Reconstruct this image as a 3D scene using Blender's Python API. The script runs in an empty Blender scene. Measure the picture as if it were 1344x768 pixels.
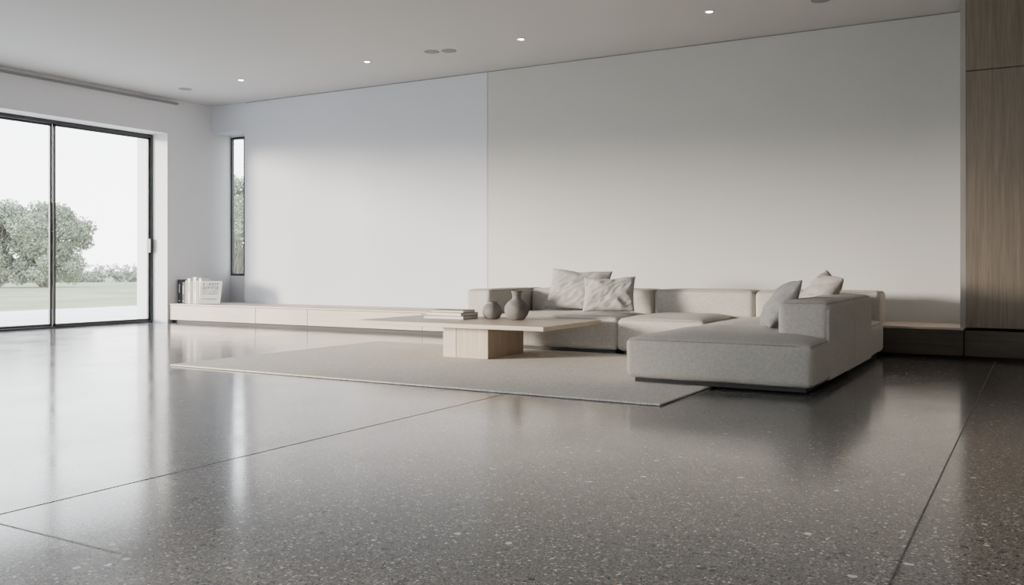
import bpy, bmesh, math, random
from mathutils import Vector, Matrix, noise
random.seed(7)
H=3.2
XL=-10.74; YB=9.45
SKY=7.6; SUN=10.0

# ---------------------------------------------------------------- materials
def new_mat(name):
    m=bpy.data.materials.new(name); m.use_nodes=True
    nt=m.node_tree; b=nt.nodes['Principled BSDF']
    return m,nt,b
def N(nt,t,**kw):
    n=nt.nodes.new(t)
    for k,v in kw.items():
        if k in n.inputs: n.inputs[k].default_value=v
        else: setattr(n,k,v)
    return n
def rgb(c): return (c[0],c[1],c[2],1)
def ramp(nt,fac,stops,interp='LINEAR'):
    r=nt.nodes.new('ShaderNodeValToRGB'); r.color_ramp.interpolation=interp
    el=r.color_ramp.elements
    while len(el)<len(stops): el.new(0.5)
    for e,(p,c) in zip(el,stops):
        e.position=p; e.color=rgb(c) if hasattr(c,'__len__') else (c,c,c,1)
    nt.links.new(fac,r.inputs[0]); return r.outputs[0]
def coords(nt,scale=(1,1,1)):
    tc=nt.nodes.new('ShaderNodeTexCoord'); mp=nt.nodes.new('ShaderNodeMapping')
    mp.inputs['Scale'].default_value=scale
    nt.links.new(tc.outputs['Object'],mp.inputs[0]); return mp.outputs[0]
def mix(nt,fac,a,b,mode='MIX'):
    m=nt.nodes.new('ShaderNodeMix'); m.data_type='RGBA'; m.blend_type=mode
    for s,v in ((m.inputs[0],fac),(m.inputs[6],a),(m.inputs[7],b)):
        if hasattr(v,'is_output'): nt.links.new(v,s)
        elif hasattr(v,'__len__'): s.default_value=rgb(v)
        else: s.default_value=v
    return m.outputs[2]
def math_(nt,op,a,b=0.0):
    m=nt.nodes.new('ShaderNodeMath'); m.operation=op
    for s,v in ((m.inputs[0],a),(m.inputs[1],b)):
        if hasattr(v,'is_output'): nt.links.new(v,s)
        else: s.default_value=v
    return m.outputs[0]
def bump(nt,b,h,strength=0.3,dist=0.01):
    bn=nt.nodes.new('ShaderNodeBump'); bn.inputs['Strength'].default_value=strength; bn.inputs['Distance'].default_value=dist
    nt.links.new(h,bn.inputs['Height']); nt.links.new(bn.outputs[0],b.inputs['Normal'])
def plain(name,c,rough=0.6,metal=0.0,var=0.04,scale=6,bmp=0.0,bs=60):
    m,nt,b=new_mat(name)
    v=coords(nt)
    n=N(nt,'ShaderNodeTexNoise',Scale=scale,Detail=4.0); nt.links.new(v,n.inputs['Vector'])
    col=ramp(nt,n.outputs[0],[(0.3,[x*(1-var) for x in c]),(0.7,[min(1,x*(1+var)) for x in c])])
    nt.links.new(col,b.inputs['Base Color'])
    b.inputs['Roughness'].default_value=rough; b.inputs['Metallic'].default_value=metal
    if bmp>0:
        n2=N(nt,'ShaderNodeTexNoise',Scale=bs,Detail=3.0); nt.links.new(v,n2.inputs['Vector'])
        bump(nt,b,n2.outputs[0],bmp,0.004)
    return m
def wood(name,c1,c2,axis,rough=0.45):
    m,nt,b=new_mat(name)
    s=[22,22,22]; s[axis]=0.9
    v=coords(nt,s)
    n=N(nt,'ShaderNodeTexNoise',Scale=1.6,Detail=6.0,Roughness=0.6,Distortion=0.6); nt.links.new(v,n.inputs['Vector'])
    s2=[140,140,140]; s2[axis]=2.5
    v2=coords(nt,s2)
    n2=N(nt,'ShaderNodeTexNoise',Scale=1.5,Detail=3.0); nt.links.new(v2,n2.inputs['Vector'])
    c=ramp(nt,n.outputs[0],[(0.3,c1),(0.7,c2)])
    f=ramp(nt,n2.outputs[0],[(0.35,0.82),(0.6,1.0)])
    nt.links.new(mix(nt,1.0,c,f,'MULTIPLY'),b.inputs['Base Color'])
    b.inputs['Roughness'].default_value=rough
    bump(nt,b,n2.outputs[0],0.12,0.002)
    return m
def fabric(name,c,scale=420,rough=0.95,contrast=0.10):
    m,nt,b=new_mat(name)
    v=coords(nt)
    hs=[]
    for sc in ((scale,scale*0.12,scale*0.12),(scale*0.12,scale,scale*0.12),(scale*0.12,scale*0.12,scale)):
        n=N(nt,'ShaderNodeTexNoise',Scale=1.0,Detail=2.0); nt.links.new(coords(nt,sc),n.inputs['Vector']); hs.append(n.outputs[0])
    h=math_(nt,'ADD',math_(nt,'ADD',hs[0],hs[1]),hs[2])
    h=math_(nt,'MULTIPLY',h,0.3333)
    big=N(nt,'ShaderNodeTexNoise',Scale=3.0,Detail=3.0); nt.links.new(v,big.inputs['Vector'])
    col=ramp(nt,h,[(0.38,[x*(1-contrast*2) for x in c]),(0.62,[min(1,x*(1+contrast)) for x in c])])
    sh=ramp(nt,big.outputs[0],[(0.3,0.96),(0.7,1.0)])
    nt.links.new(mix(nt,1.0,col,sh,'MULTIPLY'),b.inputs['Base Color'])
    b.inputs['Roughness'].default_value=rough
    b.inputs['Specular IOR Level'].default_value=0.2
    b.inputs['Sheen Weight'].default_value=0.1
    bump(nt,b,h,0.3,0.002)
    return m

def wall_mat(name,c):
    m,nt,b=new_mat(name)
    v=coords(nt)
    n=N(nt,'ShaderNodeTexNoise',Scale=1.2,Detail=5.0); nt.links.new(v,n.inputs['Vector'])
    col=ramp(nt,n.outputs[0],[(0.3,[x*0.975 for x in c]),(0.7,c)])
    n2=N(nt,'ShaderNodeTexNoise',Scale=1.0,Detail=3.0); nt.links.new(coords(nt,(90,90,45)),n2.inputs['Vector'])
    f=ramp(nt,n2.outputs[0],[(0.3,0.965),(0.7,1.0)])
    nt.links.new(mix(nt,1.0,col,f,'MULTIPLY'),b.inputs['Base Color'])
    b.inputs['Roughness'].default_value=0.75
    b.inputs['Specular IOR Level'].default_value=0.3
    bump(nt,b,n2.outputs[0],0.1,0.002)
    return m

M_wall=wall_mat('wall_plaster',(0.78,0.78,0.80))
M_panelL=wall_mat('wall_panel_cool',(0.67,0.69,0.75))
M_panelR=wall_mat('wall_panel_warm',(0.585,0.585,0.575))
M_ceil=wall_mat('ceiling_paint',(0.66,0.65,0.645))
M_dark=plain('anthracite_metal',(0.05,0.052,0.055),0.4,0.3)
M_gap=plain('shadow_gap',(0.06,0.06,0.06),0.9)
M_gapl=plain('ceiling_gap',(0.30,0.30,0.30),0.9)
M_joint=plain('floor_joint',(0.075,0.075,0.073),0.5)
M_oak=wood('oak_pale',(0.50,0.41,0.33),(0.59,0.50,0.41),0)
M_oakz=wood('oak_pale_v',(0.40,0.32,0.245),(0.50,0.41,0.32),2)
M_cab=wood('cabinet_wood',(0.20,0.163,0.128),(0.285,0.237,0.19),2,0.5)
M_cabh=wood('bench_dark_wood_shaded',(0.085,0.07,0.06),(0.125,0.105,0.09),0,0.5)  # darker bench wood, with the sofa's shade mixed into the colour
M_sofa=fabric('sofa_linen',(0.52,0.495,0.46))
M_pipe=fabric('sofa_piping',(0.36,0.345,0.32))
M_pillow=fabric('pillow_linen',(0.40,0.39,0.38),300,0.95,0.10)
M_pillow2=fabric('pillow_linen_light',(0.52,0.485,0.45),300,0.95,0.10)
M_black=plain('plinth_black',(0.015,0.015,0.015),0.6)
M_stone=plain('terrace_stone',(0.62,0.61,0.60),0.7,0,0.06,1.5)

# terrazzo
def terrazzo():
    m,nt,b=new_mat('terrazzo')
    v0=coords(nt)
    dn=N(nt,'ShaderNodeTexNoise',Scale=45.0,Detail=2.0); nt.links.new(v0,dn.inputs['Vector'])
    off=nt.nodes.new('ShaderNodeVectorMath'); off.operation='SCALE'; off.inputs['Scale'].default_value=0.014
    nt.links.new(dn.outputs['Color'],off.inputs[0])
    ad=nt.nodes.new('ShaderNodeVectorMath'); ad.operation='ADD'
    nt.links.new(v0,ad.inputs[0]); nt.links.new(off.outputs[0],ad.inputs[1]); v=ad.outputs[0]
    n=N(nt,'ShaderNodeTexNoise',Scale=0.7,Detail=5.0); nt.links.new(v0,n.inputs['Vector'])
    base=ramp(nt,n.outputs[0],[(0.3,(0.135,0.134,0.133)),(0.7,(0.175,0.174,0.172))])
    f=N(nt,'ShaderNodeTexNoise',Scale=130.0,Detail=3.0); nt.links.new(v0,f.inputs['Vector'])
    fr=ramp(nt,f.outputs[0],[(0.3,0.55),(0.7,1.4)])
    col=mix(nt,1.0,base,fr,'MULTIPLY')
    chips=[(230,0.36,0.40,[(0.0,(0.03,0.03,0.03)),(0.45,(0.22,0.218,0.215)),(0.8,(0.34,0.335,0.33))]),
           (110,0.34,0.40,[(0.0,(0.024,0.023,0.023)),(0.45,(0.22,0.18,0.15)),(0.53,(0.25,0.245,0.24)),(0.88,(0.44,0.435,0.43))]),
           (64,0.34,0.50,[(0.0,(0.03,0.029,0.028)),(0.45,(0.21,0.205,0.20)),(0.65,(0.30,0.295,0.29)),(0.88,(0.52,0.515,0.505))]),
           (34,0.31,0.62,[(0.0,(0.03,0.028,0.027)),(0.42,(0.24,0.18,0.135)),(0.52,(0.27,0.265,0.26)),(0.84,(0.54,0.53,0.52))])]
    for sc,th,pr,stops in chips:
        vo=N(nt,'ShaderNodeTexVoronoi',Scale=float(sc)); nt.links.new(v,vo.inputs['Vector'])
        sep=nt.nodes.new('ShaderNodeSeparateColor'); nt.links.new(vo.outputs['Color'],sep.inputs[0])
        thr=math_(nt,'MULTIPLY',sep.outputs[2],th*1.6)
        a=math_(nt,'LESS_THAN',vo.outputs['Distance'],thr)
        c2=math_(nt,'GREATER_THAN',sep.outputs[0],pr)
        mask=math_(nt,'MULTIPLY',a,c2)
        cc=ramp(nt,sep.outputs[1],stops,'CONSTANT')
        col=mix(nt,mask,col,cc)
    nt.links.new(col,b.inputs['Base Color'])
    rn=N(nt,'ShaderNodeTexNoise',Scale=2.2,Detail=6.0); nt.links.new(v0,rn.inputs['Vector'])
    rr=ramp(nt,rn.outputs[0],[(0.3,0.11),(0.7,0.18)])
    nt.links.new(rr,b.inputs['Roughness'])
    b.inputs['IOR'].default_value=1.5
    b.inputs['Specular IOR Level'].default_value=0.72
    fb=N(nt,'ShaderNodeTexNoise',Scale=120.0,Detail=2.0); nt.links.new(v0,fb.inputs['Vector'])
    bump(nt,b,fb.outputs[0],0.03,0.002)
    return m
M_terr=terrazzo()

def rug_mat():
    m,nt,b=new_mat('wool_rug')
    v=coords(nt,(42,75,40))
    vo=N(nt,'ShaderNodeTexVoronoi',Scale=1.0,Randomness=0.55); nt.links.new(v,vo.inputs['Vector'])
    n=N(nt,'ShaderNodeTexNoise',Scale=5.0,Detail=4.0); nt.links.new(coords(nt),n.inputs['Vector'])
    col=ramp(nt,vo.outputs['Distance'],[(0.1,(0.95,0.91,0.85)),(0.75,(0.68,0.635,0.58))])
    s=ramp(nt,n.outputs[0],[(0.3,0.96),(0.7,1.0)])
    nt.links.new(mix(nt,1.0,col,s,'MULTIPLY'),b.inputs['Base Color'])
    b.inputs['Roughness'].default_value=1.0; b.inputs['Specular IOR Level'].default_value=0.1
    inv=math_(nt,'SUBTRACT',1.0,vo.outputs['Distance'])
    bump(nt,b,inv,0.35,0.005)
    return m
M_rug=rug_mat()

def glass_mat():
    m=bpy.data.materials.new('window_glass'); m.use_nodes=True; nt=m.node_tree
    for n in list(nt.nodes): nt.nodes.remove(n)
    o=nt.nodes.new('ShaderNodeOutputMaterial'); mx=nt.nodes.new('ShaderNodeMixShader')
    t=nt.nodes.new('ShaderNodeBsdfTransparent'); g=nt.nodes.new('ShaderNodeBsdfGlossy'); lw=nt.nodes.new('ShaderNodeLayerWeight')
    t.inputs[0].default_value=(0.96,0.975,0.97,1); g.inputs['Roughness'].default_value=0.01; lw.inputs[0].default_value=0.5
    p=math_(nt,'POWER',lw.outputs['Facing'],5.0); p=math_(nt,'MULTIPLY',p,0.9); p=math_(nt,'ADD',p,0.05)
    nt.links.new(p,mx.inputs[0]); nt.links.new(t.outputs[0],mx.inputs[1]); nt.links.new(g.outputs[0],mx.inputs[2])
    nt.links.new(mx.outputs[0],o.inputs[0]); return m
M_glass=glass_mat()
def emis(name,c,s):
    m,nt,b=new_mat(name); b.inputs['Emission Color'].default_value=rgb(c); b.inputs['Emission Strength'].default_value=s; return m
M_lamp=emis('led',(1,0.95,0.88),40)
M_leaf=plain('leaves_hazed',(0.23,0.26,0.19),0.7,0,0.35,2.0)  # leaf green paled, outdoor haze is put into the colour
M_bark=plain('bark',(0.25,0.23,0.20),0.9)
M_lawn=plain('lawn',(0.17,0.195,0.10),0.95,0,0.3,0.5,0.5,30)
M_hedge=plain('hedge_foliage_hazed',(0.22,0.24,0.20),0.9,0,0.3,1.0)  # greyed green with haze painted in
M_vase=plain('stoneware',(0.17,0.16,0.155),0.75,0,0.25,12,0.5,90)
M_paper=plain('paper',(0.72,0.70,0.67),0.8)

# ---------------------------------------------------------------- mesh helpers
col=bpy.context.scene.collection
def finish(name,me,mats,parent=None,smooth=False,bev=0.0,seg=2):
    ob=bpy.data.objects.new(name,me); col.objects.link(ob)
    for m in (mats if isinstance(mats,(list,tuple)) else [mats]): me.materials.append(m)
    if smooth:
        for p in me.polygons: p.use_smooth=True
    if bev>0:
        md=ob.modifiers.new('bev','BEVEL'); md.width=bev; md.segments=seg; md.limit_method='ANGLE'
    if parent is not None:
        ob.parent=parent; ob.matrix_parent_inverse=Matrix.Translation(-parent.location)
    return ob
def empty(name,loc):
    e=bpy.data.objects.new(name,None); e.location=loc; e.empty_display_size=0.2; col.objects.link(e); return e
def boxes(name,bl,mats,parent=None,bev=0.0,seg=2):
    vs=[];fs=[];mi=[]
    for b in bl:
        x0,x1,y0,y1,z0,z1=b[:6]; k=len(vs)
        vs+=[(x0,y0,z0),(x1,y0,z0),(x1,y1,z0),(x0,y1,z0),(x0,y0,z1),(x1,y0,z1),(x1,y1,z1),(x0,y1,z1)]
        for f in ((3,2,1,0),(4,5,6,7),(0,1,5,4),(1,2,6,5),(2,3,7,6),(3,0,4,7)):
            fs.append([k+i for i in f]); mi.append(b[6] if len(b)>6 else 0)
    me=bpy.data.meshes.new(name); me.from_pydata(vs,[],fs)
    for p,i in zip(me.polygons,mi): p.material_index=i
    return finish(name,me,mats,parent,False,bev,seg)
def panes(name,quads,parent):
    vs=[];fs=[]
    for q in quads:
        k=len(vs); vs+=q; fs.append((k,k+1,k+2,k+3))
    me=bpy.data.meshes.new(name); me.from_pydata(vs,[],fs); return finish(name,me,M_glass,parent)

def axis_samples(h,r,n):
    a=[]
    k=5
    for i in range(k): a.append(-h+r*i/k)
    m=max(3,n)
    for i in range(m+1): a.append(-h+r+(2*h-2*r)*i/m)
    for i in range(1,k+1): a.append(h-r+r*i/k)
    return a
def cushion(name,x0,x1,y0,y1,z0,z1,r,mat,parent,puff=0.0,side=0.0,wr=0.0,piping=True,seed=0,rb=None):
    cx,cy,cz=(x0+x1)/2,(y0+y1)/2,(z0+z1)/2
    hx,hy,hz=(x1-x0)/2,(y1-y0)/2,(z1-z0)/2
    ax=[axis_samples(hx,r,22),axis_samples(hy,r,22),axis_samples(hz,r,8)]
    h=(hx,hy,hz)
    vd={};vs=[];fs=[]
    def defm(p):
        q=Vector([max(-h[i]+r,min(h[i]-r,p[i])) for i in range(3)])
        d=Vector(p)-q
        if d.length>1e-7:
            m=max(abs(d.x),abs(d.y),abs(d.z))
            d=d.normalized()*m
        o=q+d
        nx,ny,nz=o.x/hx,o.y/hy,o.z/hz
        w=max(0,(1-nx**4))*max(0,(1-ny**4))
        if puff:
            t=max(0,nz)**1
            o.z+=puff*t*w*1.0
        if side:
            wz=max(0,1-nz*nz)
            o.x+=side*nx*abs(nx)*wz*max(0,1-ny**4); o.y+=side*ny*abs(ny)*wz*max(0,1-nx**4)
        if wr:
            nn=noise.noise(Vector((o.x*5+seed*3.1,o.y*5+seed,o.z*6)))+0.5*noise.noise(Vector((o.x*11+seed,o.y*11,o.z*12)))
            dn=Vector((nx**5,ny**5,nz**5)); 
            if dn.length>0: dn.normalize()
            o+=dn*nn*wr
        return Vector((cx,cy,cz))+o
    def vid(p):
        k=(round(p[0],5),round(p[1],5),round(p[2],5))
        if k not in vd:
            vd[k]=len(vs); vs.append(defm(p))
        return vd[k]
    for a in range(3):
        b,c=(a+1)%3,(a+2)%3
        for s in (-1,1):
            B,C=ax[b],ax[c]
            for i in range(len(B)-1):
                for j in range(len(C)-1):
                    q=[]
                    for (u,v) in ((B[i],C[j]),(B[i+1],C[j]),(B[i+1],C[j+1]),(B[i],C[j+1])):
                        p=[0,0,0];p[a]=s*h[a];p[b]=u;p[c]=v;q.append(vid(p))
                    if s<0:q.reverse()
                    fs.append(q)
    me=bpy.data.meshes.new(name); me.from_pydata([tuple(v) for v in vs],[],fs)
    ob=finish(name,me,mat,parent,True)
    if piping:
        def line(p,q,n=14):
            return [tuple(p[i]+(q[i]-p[i])*t/n for i in range(3)) for t in range(n)]
        rc=r*0.9
        X,Y=hx-0.0,hy-0.0
        for Z,tag in ((hz,''),(-hz,'_base')):
            per=[]
            per+=line((-X+rc,-Y,Z),(X-rc,-Y,Z))+[(X,-Y,Z)]+line((X,-Y+rc,Z),(X,Y-rc,Z))+[(X,Y,Z)]
            per+=line((X-rc,Y,Z),(-X+rc,Y,Z))+[(-X,Y,Z)]+line((-X,Y-rc,Z),(-X,-Y+rc,Z))+[(-X,-Y,Z)]
            P=[defm(p) for p in per]
            cu=bpy.data.curves.new(name+tag+'_piping','CURVE'); cu.dimensions='3D'; cu.bevel_depth=0.0045; cu.bevel_resolution=2
            sp=cu.splines.new('POLY'); sp.points.add(len(P)-1); sp.use_cyclic_u=True
            for pt,p in zip(sp.points,P): pt.co=(p.x,p.y,p.z,1)
            co=bpy.data.objects.new(name+tag+'_piping',cu); cu.materials.append(M_pipe); col.objects.link(co)
            co.parent=parent; co.matrix_parent_inverse=Matrix.Translation(-parent.location)
    return ob

def pillow(name,loc,w,hgt,t,rot,mat,seed=0,dent=0.0):
    n=44; vs=[];fs=[];ids={}
    def pos(i,j,s):
        u=-1+2*i/n; v=-1+2*j/n
        pin=0.06
        x=u*(1-pin*(1-v*v))*w/2 ; y=v*(1-pin*(1-u*u))*hgt/2
        if dent: y-=dent*max(0,v)*math.exp(-(u/0.35)**2)
        f=(max(0,1-u*u)*max(0,1-v*v))**0.42
        z=s*t/2*f
        nn=noise.noise(Vector((u*1.6+seed,v*1.6,s+seed*2)))+0.35*noise.noise(Vector((u*3.5+seed,v*3.5,s*3+seed)))
        cr=math.sin((abs(u)-abs(v))*7+seed+2*noise.noise(Vector((u*1.5,v*1.5,seed))))*0.5*(abs(u*v))**0.7
        fold=abs(noise.noise(Vector((u*1.3+v*1.1+seed,(v-u)*3.2,seed*1.7))))
        z+=(nn*0.020+cr*0.02-s*fold*0.03)*min(1,f*2.0)
        return (x,y,z)
    for s in (1,-1):
        for i in range(n+1):
            for j in range(n+1):
                edge=i in(0,n) or j in(0,n)
                k=(i,j,0 if edge else s)
                if k not in ids:
                    ids[k]=len(vs); vs.append(pos(i,j,0.0001 if edge else s))
        for i in range(n):
            for j in range(n):
                q=[]
                for (a,b) in ((i,j),(i+1,j),(i+1,j+1),(i,j+1)):
                    e=a in(0,n) or b in(0,n); q.append(ids[(a,b,0 if e else s)])
                if s<0:q.reverse()
                fs.append(q)
    me=bpy.data.meshes.new(name); me.from_pydata(vs,[],fs)
    ob=finish(name,me,mat,None,True); ob.location=loc; ob.rotation_euler=rot
    return ob

def lathe(name,prof,loc,mat,n=48):
    bm=bmesh.new(); rings=[]
    for r,z in prof:
        rings.append([bm.verts.new((r*math.cos(2*math.pi*i/n),r*math.sin(2*math.pi*i/n),z)) for i in range(n)])
    for a,b in zip(rings,rings[1:]):
        for i in range(n): bm.faces.new((a[i],a[(i+1)%n],b[(i+1)%n],b[i]))
    bm.faces.new(list(reversed(rings[0]))); bm.faces.new(rings[-1])
    me=bpy.data.meshes.new(name); bm.to_mesh(me); bm.free()
    ob=finish(name,me,mat,None,True); ob.location=loc
    return ob

# ---------------------------------------------------------------- room shell
XR=4.0; YF=-4.0
YD0=-1.85; YD1=8.65; ZD=2.70; XO=-11.4
boxes('floor',[(XO,XR+.2,YF-.2,10.1,-0.12,0)],M_terr)
boxes('ceiling',[(XO,XR+.2,YF-.2,10.1,H,H+.2)],M_ceil)
boxes('wall_left',[(XO,XL,YF-.2,YD0,0,H),(XO,XL,YD1,9.815,0,H),(XO,XL,YD0,YD1,ZD,H)],M_wall)
boxes('wall_back',[(-10.05,XR,YB+.015,9.82,0,H),
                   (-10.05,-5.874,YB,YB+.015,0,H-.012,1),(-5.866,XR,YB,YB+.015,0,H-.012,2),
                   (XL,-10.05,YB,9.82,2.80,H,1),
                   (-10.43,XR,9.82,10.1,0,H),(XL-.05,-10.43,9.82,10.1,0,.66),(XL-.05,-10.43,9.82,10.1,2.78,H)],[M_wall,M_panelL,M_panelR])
boxes('wall_right',[(XR,XR+.2,YF-.2,10.1,0,H)],M_wall)
FX0,FX1=-9.5,-4.0  # extent of the unseen opening added for fill light
boxes('wall_front',[(XO,FX0,YF-.3,YF,0,H),(FX1,XR,YF-.3,YF,0,H),(FX0,FX1,YF-.3,YF,ZD,H)],M_wall)
def fill_win():
    e=empty('fill_window',(-6.7,YF-.15,1.3))  # unseen glazing behind the camera, added to raise the ambient light
    n=4; w=(FX1-FX0)/n; fr=[]; gl=[]
    fr+=[(FX0,FX1,YF-.18,YF-.12,0,.05),(FX0,FX1,YF-.18,YF-.12,ZD-.05,ZD)]
    for i in range(n+1): 
        x=FX0+i*w; fr.append((max(FX0,x-.03),min(FX1,x+.03),YF-.18,YF-.12,.05,ZD-.05))
    for i in range(n):
        a,b,y=FX0+i*w+.03,FX0+(i+1)*w-.03,YF-.15
        gl.append([(a,y,.05),(b,y,.05),(b,y,ZD-.05),(a,y,ZD-.05)])
    boxes('frame',fr,M_dark,e); panes('glass',gl,e)
fill_win()
boxes('seam_shade_strip',[(-5.874,-5.866,YB+.009,YB+.0149,0,H-.013)],M_gap)  # dark strip painting the shade inside the panel seam
boxes('ceiling_gap_shade',[(-10.05,XR,YB+.009,YB+.0149,H-.012,H-.0005)],M_gapl)  # grey strip standing in for the shade in the gap below the ceiling
boxes('trim_3',[(-2.9035,-2.8985,YF,YB-.8,.0002,.0012),(-.3325,-.3275,YF,YB-.8,.0002,.0012),(2.24,2.245,YF,YB-.8,.0002,.0012),
                (XL,XR,1.6225,1.6275,.0002,.0013)],M_joint)
boxes('curtain_track',[(XL,XL+.05,YD0-.4,8.80,3.125,3.15)],plain('track_grey',(0.25,0.25,0.25),0.5))

def door():
    e=empty('sliding_door',(-11.06,4.15,0))
    xa,xb=-11.11,-11.05
    bl=[(xa,xb,YD0,YD1,ZD-.045,ZD),(xa,xb,YD0,YD1,0,.025),(xa,xb,YD1-.035,YD1,.025,ZD-.045),(xa,xb,YD0,YD0+.035,.025,ZD-.045)]
    boxes('outer_frame',bl,M_dark,e,0.003)
    ys=[7.145+1.5-1.5*i for i in range(0,8)]; ys[0]=YD1-.035; ys[-1]=YD0+.035
    st=[];gl=[]
    for i in range(7):
        b,a=ys[i],ys[i+1]
        off=0.0 if i%2==0 else -0.035
        x0,x1=xa+.005+off,xb-.02+off
        s=.028
        st+=[(x0,x1,a,a+s,.025,ZD-.045),(x0,x1,b-s,b,.025,ZD-.045),(x0,x1,a,b,.025,.055),(x0,x1,a,b,ZD-.07,ZD-.045)]
        xm=(x0+x1)/2
        gl.append([(xm,a+s,.055),(xm,b-s,.055),(xm,b-s,ZD-.07),(xm,a+s,ZD-.07)])
    boxes('sash_frames',st,M_dark,e,0.002)
    panes('glass_panes',gl,e)
    boxes('pull_handle',[(xb-.02,xb+.03,YD1-.065,YD1-.04,1.0,1.2)],M_dark,e,0.004)
door()
def slot():
    e=empty('window_1',(-10.6,9.84,1.7))
    x0,x1,z0,z1=XL-.005,-10.43,.66,2.78
    ya,yb=9.818,9.86
    w=.035
    boxes('frame',[(x0,x0+w,ya,yb,z0,z1),(x1-w,x1,ya,yb,z0,z1),(x0+w,x1-w,ya,yb,z0,z0+w),(x0+w,x1-w,ya,yb,z1-w,z1)],M_dark,e,0.002)
    panes('glass',[[(x0+w,9.84,z0+w),(x1-w,9.84,z0+w),(x1-w,9.84,z1-w),(x0+w,9.84,z1-w)]],e)
slot()

for i,(x,y) in enumerate([(-2.69,8.28),(-4.73,8.28),(-6.80,8.28),(-8.87,8.28)]):
    e=empty('downlight',(x,y,H))
    def ring(r0,r1,z0,z1,mat,nm):
        bm=bmesh.new(); n=32
        R=[(r1,z1),(r1,z0),(r0,z0),(r0,z1)]
        rr=[[bm.verts.new((x+r*math.cos(2*math.pi*k/n),y+r*math.sin(2*math.pi*k/n),z)) for k in range(n)] for r,z in R]
        for a in range(4):
            A,B=rr[a],rr[(a+1)%4]
            for k in range(n): bm.faces.new((A[k],B[k],B[(k+1)%n],A[(k+1)%n]))
        bmesh.ops.recalc_face_normals(bm,faces=bm.faces)
        me=bpy.data.meshes.new(nm); bm.to_mesh(me); bm.free(); return finish(nm,me,mat,e)
    ring(.032,.05,H-.006,H,M_wall,'trim_ring')
    o=lathe('led_disc',[(.031,-.003),(.031,0)],(0,0,0),M_lamp,24)
    o.location=(x,y,H-.001); o.parent=e; o.matrix_parent_inverse=Matrix.Translation(-e.location)
M_spk=plain('speaker_grille',(0.30,0.30,0.30),0.8)
for x,y in [(-5.87,8.27),(-5.68,8.33),(-9.98,8.33),(-1.71,8.43)]:
    o=lathe('ceiling_speaker',[(.075,-.006),(.085,-.004),(.085,0)],(x,y,H),M_spk,32)

# ---------------------------------------------------------------- bench + cabinet
BF=8.68; BZ=.272
e=empty('low_bench',(-5,9.05,0))
seams=[XL+.002,-9.03,-8.11,-6.3,-4.5,-2.4]
fr=[]
for a,b in zip(seams,seams[1:]): fr.append((a+.004,b-.004,BF,BF+.02,.045,BZ-.024))
boxes('drawer_fronts',fr,M_oak,e,0.0015)
boxes('top',[(XL+.002,-.57,BF-.004,YB-.002,BZ-.02,BZ)],M_oak,e,0.002)
boxes('carcass',[(XL+.002,2.6,BF+.021,YB-.002,.045,BZ-.021)],M_gap,e)
boxes('plinth',[(XL+.002,2.6,BF+.06,YB-.01,0,.045)],M_black,e)
boxes('dark_shaded_fronts',[(-2.394,-.575,BF,BF+.02,.03,BZ-.022),(-.565,1.4,BF,BF+.02,.03,BZ-.022),(1.406,2.6,BF,BF+.02,.03,BZ-.022)],M_cabh,e,0.0015)  # right-hand fronts: dark wood plus painted-in sofa shade
e=empty('tall_cabinet',(1,9.05,1.7))
boxes('carcass',[(-.555,2.6,BF+.022,YB-.002,BZ+.0,H-.002)],M_gap,e)
boxes('side_panel',[(-.60,-.556,BF+.01,YB-.002,BZ,H-.002)],plain('cabinet_edge',(0.38,0.36,0.34),0.6),e)
fr=[]
for a,b in ((-.552,.45),(.456,1.5),(1.506,2.6)):
    fr+=[(a,b,BF,BF+.02,BZ+.006,2.474),(a,b,BF,BF+.02,2.482,H-.004)]
boxes('doors',fr,M_cab,e,0.0015)

# ---------------------------------------------------------------- rug
boxes('area_rug',[(-6.05,-1.88,4.90,7.55,0.0015,.014)],M_rug,None,0.005,3)

# ---------------------------------------------------------------- sofa
S=empty('sectional_sofa',(-2.9,7.3,0))
zb=.045
cushion('left_arm',-4.905,-4.615,7.48,8.62,zb,.575,.045,M_sofa,S,.006,.004,.003,seed=1)
cushion('seat_1',-4.61,-3.285,7.50,8.62,zb,.335,.05,M_sofa,S,.03,.008,.004,seed=2)
cushion('seat_2',-3.28,-2.46,7.46,8.62,zb,.335,.05,M_sofa,S,.03,.008,.004,seed=3)
cushion('chaise_front',-2.45,-1.205,5.72,7.128,zb,.315,.045,M_sofa,S,.04,.008,.004,seed=4)
cushion('chaise_rear',-2.45,-1.205,7.132,8.62,zb,.315,.05,M_sofa,S,.035,.004,.004,seed=5)
cushion('back_1',-4.605,-3.245,8.27,8.63,.30,.575,.045,M_sofa,S,.008,.006,.004,seed=6)
cushion('back_2',-3.24,-2.265,8.27,8.63,.30,.575,.05,M_sofa,S,.012,.006,.004,seed=7)
cushion('back_3',-2.26,-1.56,8.27,8.63,.30,.575,.05,M_sofa,S,.01,.006,.004,seed=8)
cushion('corner_back',-2.26,-1.25,8.70,9.06,BZ+.002,.575,.04,M_sofa,S,.006,.004,.003,seed=9)
cushion('side_back_1',-1.54,-1.20,6.20,7.128,.29,.565,.045,M_sofa,S,.01,.005,.004,seed=10)
cushion('side_back_2',-1.54,-1.20,7.132,7.90,.29,.568,.045,M_sofa,S,.01,.005,.004,seed=11)
cushion('side_skin_1',-1.235,-1.198,6.205,7.126,zb,.52,.015,M_sofa,S,0,0,.002,False,12)
cushion('side_skin_2',-1.235,-1.198,7.134,7.895,zb,.52,.015,M_sofa,S,0,0,.002,False,13)
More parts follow.
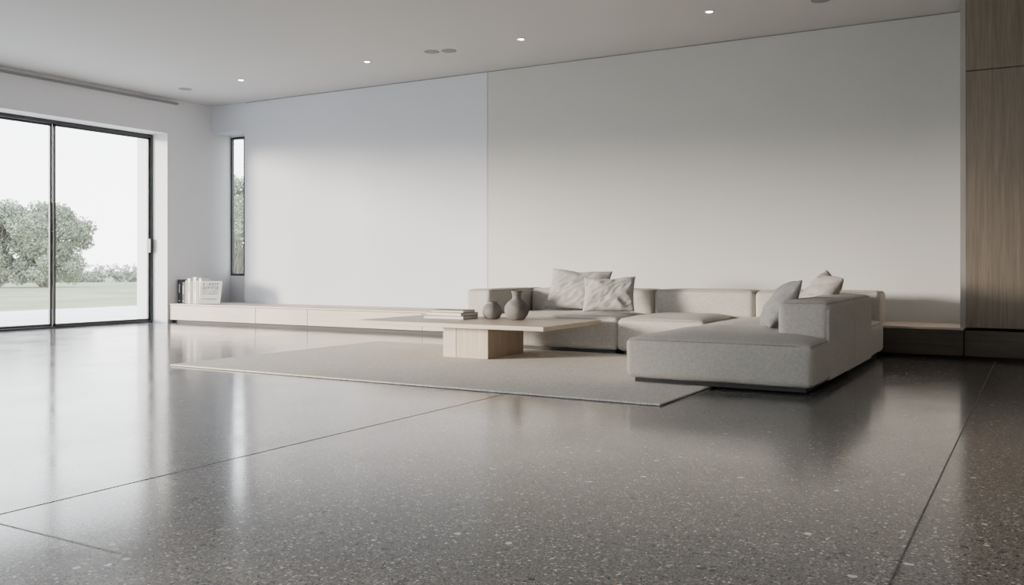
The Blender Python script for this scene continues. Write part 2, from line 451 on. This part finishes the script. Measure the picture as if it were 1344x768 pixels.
boxes('plinths',[(-4.86,-3.33,7.56,8.58,.0145,zb+.01),(-3.25,-2.5,7.56,8.58,.0015,zb+.01),(-2.40,-1.26,5.78,7.10,.0145,zb+.01),(-2.40,-1.26,7.16,8.58,.0015,zb+.01)],M_black,S)

def P(name,base,w,h,t,yaw,tilt,roll,mat,seed,dent):
    Rm=Matrix.Rotation(yaw,4,'Z')@Matrix.Rotation(math.pi/2-tilt,4,'X')@Matrix.Rotation(roll,4,'Z')
    up=(Matrix.Rotation(yaw,4,'Z')@Matrix.Rotation(math.pi/2-tilt,4,'X'))@Vector((0,1,0))
    c=Vector(base)+up*(h/2)
    return pillow(name,c,w,h,t,Rm.to_euler(),mat,seed,dent)
P('throw_pillow',(-3.97,8.04,.375),.64,.43,.20,0.12,.42,-.05,M_pillow,1.3,.02)
P('throw_pillow.001',(-3.53,7.83,.375),.50,.35,.17,0.22,.38,.03,M_pillow,4.1,.015)
P('throw_pillow.002',(-1.74,6.64,.355),.52,.41,.17,-math.pi/2+.35,.58,0.05,M_pillow,7.7,.02)
P('throw_pillow.003',(-1.68,7.64,.375),.56,.44,.20,-math.pi/2+.50,.58,-0.14,M_pillow2,11.2,.02)

# ---------------------------------------------------------------- coffee table
T=empty('coffee_table',(-4.35,6.88,0))
boxes('table_top',[(-5.32,-3.41,6.33,7.42,.283,.32)],M_oak,T,0.003)
boxes('base_block',[(-4.36,-4.04,6.51,7.12,.0145,.283)],M_oakz,T,0.003)
boxes('base_panel',[(-4.50,-4.364,6.51,7.12,.0145,.283)],M_oak,T,0.003)
def vase(name,prof,loc): return lathe(name,prof,loc,M_vase)
big=[(.045,0),(.07,.008),(.10,.045),(.113,.085),(.108,.12),(.085,.155),(.055,.178),(.040,.192),(.038,.21),(.042,.235),(.052,.258),(.055,.262),(.050,.262),(.036,.235),(.032,.2)]
vase('stoneware_vase',big,(-4.07,7.05,.3205))
small=[(.04,0),(.065,.008),(.088,.045),(.092,.075),(.082,.11),(.06,.135),(.044,.145),(.048,.158),(.051,.162),(.046,.162),(.038,.145),(.034,.13)]
vase('stoneware_vase.001',small,(-4.33,7.05,.3205))
B=empty('book_stack',(-4.72,6.95,.32))
def book(nm,c,sx,sy,sz,rz,cov,parent):
    t=.004
    o=boxes(nm+'_pages',[(-sx/2+.004,sx/2-.004,-sy/2+.004,sy/2-.001,t,sz-t)],M_paper)
    p=boxes(nm+'_cover',[(-sx/2,sx/2,-sy/2,sy/2,0,t),(-sx/2,sx/2,-sy/2,sy/2,sz-t,sz),(-sx/2,sx/2,sy/2-.001,sy/2+.002,0,sz)],cov,None,0.0008)
    for q in (o,p):
        q.parent=parent; q.matrix_parent_inverse=Matrix.Translation(-parent.location); q.location=c; q.rotation_euler=(0,0,rz)
c_w=plain('cover_white',(0.66,0.64,0.61),0.6); c_g=plain('cover_grey',(0.25,0.24,0.23),0.6); c_d=plain('cover_dark',(0.025,0.025,0.028),0.5); c_b=plain('cover_beige',(0.42,0.34,0.27),0.6)
book('book_1',(-4.72,6.95,.3205),.42,.28,.030,.08,c_g,B)
book('book_2',(-4.71,6.96,.3510),.40,.27,.028,-.05,c_b,B)
book('book_3',(-4.70,6.955,.3795),.34,.24,.022,.12,c_g,B)

K=empty('shelf_books',(-10.3,8.9,BZ))
x=-10.70
specs=[(.07,.34,.15,c_d),(.07,.31,.14,c_d),(.03,.33,.14,c_b),(.065,.36,.16,c_w),(.035,.32,.13,c_g),(.065,.38,.16,c_w),(.035,.33,.13,c_b),(.05,.365,.15,c_w)]
for i,(w,h,d,c) in enumerate(specs):
    y0=8.80
    boxes('book_%d'%i,[(x,x+.003,y0,y0+d,BZ+.002,BZ+h),(x+w-.003,x+w,y0,y0+d,BZ+.002,BZ+h),(x,x+w,y0-.002,y0+.002,BZ+.002,BZ+h)],c,K,0.001)
    boxes('book_%d_pages'%i,[(x+.003,x+w-.003,y0+.002,y0+d-.005,BZ+.004,BZ+h-.004)],M_paper,K)
    if w>.04:
        mk=c_g if c is c_w else c_w
        boxes('book_%d_spine_print'%i,[(x+w*.38,x+w*.62,y0-.0032,y0-.0018,BZ+h*.45,BZ+h*.82),(x+w*.25,x+w*.75,y0-.0032,y0-.0018,BZ+h*.1,BZ+h*.13)],mk,K)
    x+=w+.010
def display_book():
    mk=plain('cover_cream',(0.60,0.59,0.57),0.55)
    M=Matrix.Translation((-10.04,8.79,BZ+.008))@Matrix.Rotation(math.radians(28),4,'Z')@Matrix.Rotation(math.radians(-16),4,'X')
    def add(nm,bl,mat):
        o=boxes(nm,bl,mat)
        o.data.transform(M); o.parent=K; o.matrix_parent_inverse=Matrix.Translation(-K.location)
    add('display_cover',[(-.15,.15,-.0,.028,.001,.33)],mk)
    bars=[]; random.seed(3)
    for row,(z,h) in enumerate([(.262,.036),(.210,.036),(.175,.014),(.150,.009),(.134,.009),(.06,.016)]):
        xx=-.115
        while xx<.10:
            w=random.uniform(.5,.9)*h
            if random.random()>.12:
                bars.append((xx,xx+w*.35,-.0012,0,z,z+h)); 
                if random.random()>.3: bars.append((xx+w*.35,xx+w*.9,-.0012,0,z+h*.75,z+h)) 
                if random.random()>.5: bars.append((xx+w*.35,xx+w*.9,-.0012,0,z,z+h*.22))
            xx+=w+h*.2
    add('display_print',bars,c_d)
display_book()

# ---------------------------------------------------------------- outside
boxes('ground',[(-140,XO-5.2,-60,140,-.35,-.06)],M_lawn)
boxes('terrace',[(XO-5.2,XO-.0,-12,30,-.2,-.03),(XO,12,-12,YF-.3,-.2,-.03)],M_stone)
boxes('ground.001',[(XO,60,10.1,140,-.35,-.06)],M_lawn)

def leaf_cloud(vs,fs,c,r,n,size):
    for _ in range(n):
        d=Vector((random.gauss(0,1),random.gauss(0,1),random.gauss(0,1))).normalized()*r*random.random()**0.45
        p=Vector(c)+Vector((d.x,d.y,d.z*.85))
        a=Vector((random.uniform(-1,1),random.uniform(-1,1),random.uniform(-1,1))).normalized()
        b=a.orthogonal().normalized(); s=size*random.uniform(.6,1.3)
        k=len(vs); vs+=[tuple(p-a*s),tuple(p+b*s*.5),tuple(p+a*s),tuple(p-b*s*.5)]; fs.append((k,k+1,k+2,k+3))
def tree(loc,h,w,nleaf,seed):
    random.seed(seed)
    e=empty('tree',loc)
    L=Vector(loc)
    cu=bpy.data.curves.new('branches','CURVE'); cu.dimensions='3D'; cu.bevel_depth=1.0; cu.bevel_resolution=1
    vs=[];fs=[]
    NB=60
    for i in range(NB):
        ang=random.uniform(0,6.283); z=h*random.uniform(.12,.90)
        rr=w/2*random.uniform(.1,.88)*math.sqrt(max(0.03,1-((z/h-.42)/.56)**2))
        tip=L+Vector((rr*math.cos(ang),rr*math.sin(ang),z))
        sp=cu.splines.new('POLY'); sp.points.add(3)
        b0=L+Vector((random.uniform(-.15,.15),random.uniform(-.15,.15),-.05))
        for k in range(4):
            t=k/3; p=b0.lerp(tip,t); p.z=b0.z+(tip.z-b0.z)*t**.8
            sp.points[k].co=(p.x,p.y,p.z,1); sp.points[k].radius=.05*(1-t)+.008
        leaf_cloud(vs,fs,tip,w*random.uniform(.09,.15),nleaf//NB,.06)
    cu.materials.append(M_bark)
    o=bpy.data.objects.new('branches',cu); col.objects.link(o); o.parent=e; o.matrix_parent_inverse=Matrix.Translation(-L)
    me=bpy.data.meshes.new('foliage'); me.from_pydata(vs,[],fs); finish('foliage',me,M_leaf,e)
tree((-36.1,22.9,-.06),3.6,4.2,34000,2)
tree((-37.4,21.5,-.06),3.7,3.6,28000,5)
tree((-31.0,28.6,-.06),5.0,4.6,26000,9)
def hedge(name,pts,h,w,seed,mat):
    random.seed(seed); vs=[];fs=[]
    for (x0,y0),(x1,y1) in zip(pts,pts[1:]):
        Ld=math.hypot(x1-x0,y1-y0); n=int(Ld/.35)
        for i in range(n):
            t=i/n; hh=h*(.9+.15*noise.noise(Vector((i*.13,seed,0)))+.08*noise.noise(Vector((i*.7,seed,2))))
            for k in range(5):
                c=(x0+(x1-x0)*t+random.uniform(-w,w)/2,y0+(y1-y0)*t+random.uniform(-w,w)/2,hh*random.uniform(.1,.85)-.06)
                leaf_cloud(vs,fs,c,.30,16,.11)
    me=bpy.data.meshes.new(name); me.from_pydata(vs,[],fs); finish(name,me,mat)
M_far=plain('far_foliage_hazed',(0.34,0.36,0.35),0.95,0,0.3,0.6)  # distant foliage, haze painted in as a paler grey-green
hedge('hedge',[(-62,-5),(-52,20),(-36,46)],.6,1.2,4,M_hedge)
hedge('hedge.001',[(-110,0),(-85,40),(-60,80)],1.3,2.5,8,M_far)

# ---------------------------------------------------------------- light
w=bpy.data.worlds.new('World'); bpy.context.scene.world=w; w.use_nodes=True
nt=w.node_tree; bg=nt.nodes['Background']
tc=nt.nodes.new('ShaderNodeTexCoord'); sx=nt.nodes.new('ShaderNodeSeparateXYZ'); nt.links.new(tc.outputs['Generated'],sx.inputs[0])
c=ramp(nt,sx.outputs[2],[(0.0,(1.0,0.99,0.98)),(0.25,(0.93,0.96,1.0)),(1.0,(0.74,0.84,1.0))])
nt.links.new(c,bg.inputs[0]); bg.inputs[1].default_value=SKY
sd=bpy.data.lights.new('sun','SUN'); sd.energy=SUN; sd.angle=math.radians(12); sd.color=(1.0,0.86,0.71)
so=bpy.data.objects.new('sun',sd); col.objects.link(so); so.location=(-20,-8,8)
E=math.radians(7.4); d=Vector((1,.95,0)).normalized()*math.cos(E)+Vector((0,0,-math.sin(E)))
so.rotation_euler=d.to_track_quat('-Z','Y').to_euler()

# ---------------------------------------------------------------- camera
cd=bpy.data.cameras.new('camera'); cd.sensor_width=36; cd.lens=1187.5/1344*36; cd.shift_y=-34/1344
cd.clip_end=500
cam=bpy.data.objects.new('camera',cd); col.objects.link(cam)
cam.location=(0,0,.8); cam.rotation_euler=(math.radians(90),0,math.radians(30.3))
bpy.context.scene.camera=cam
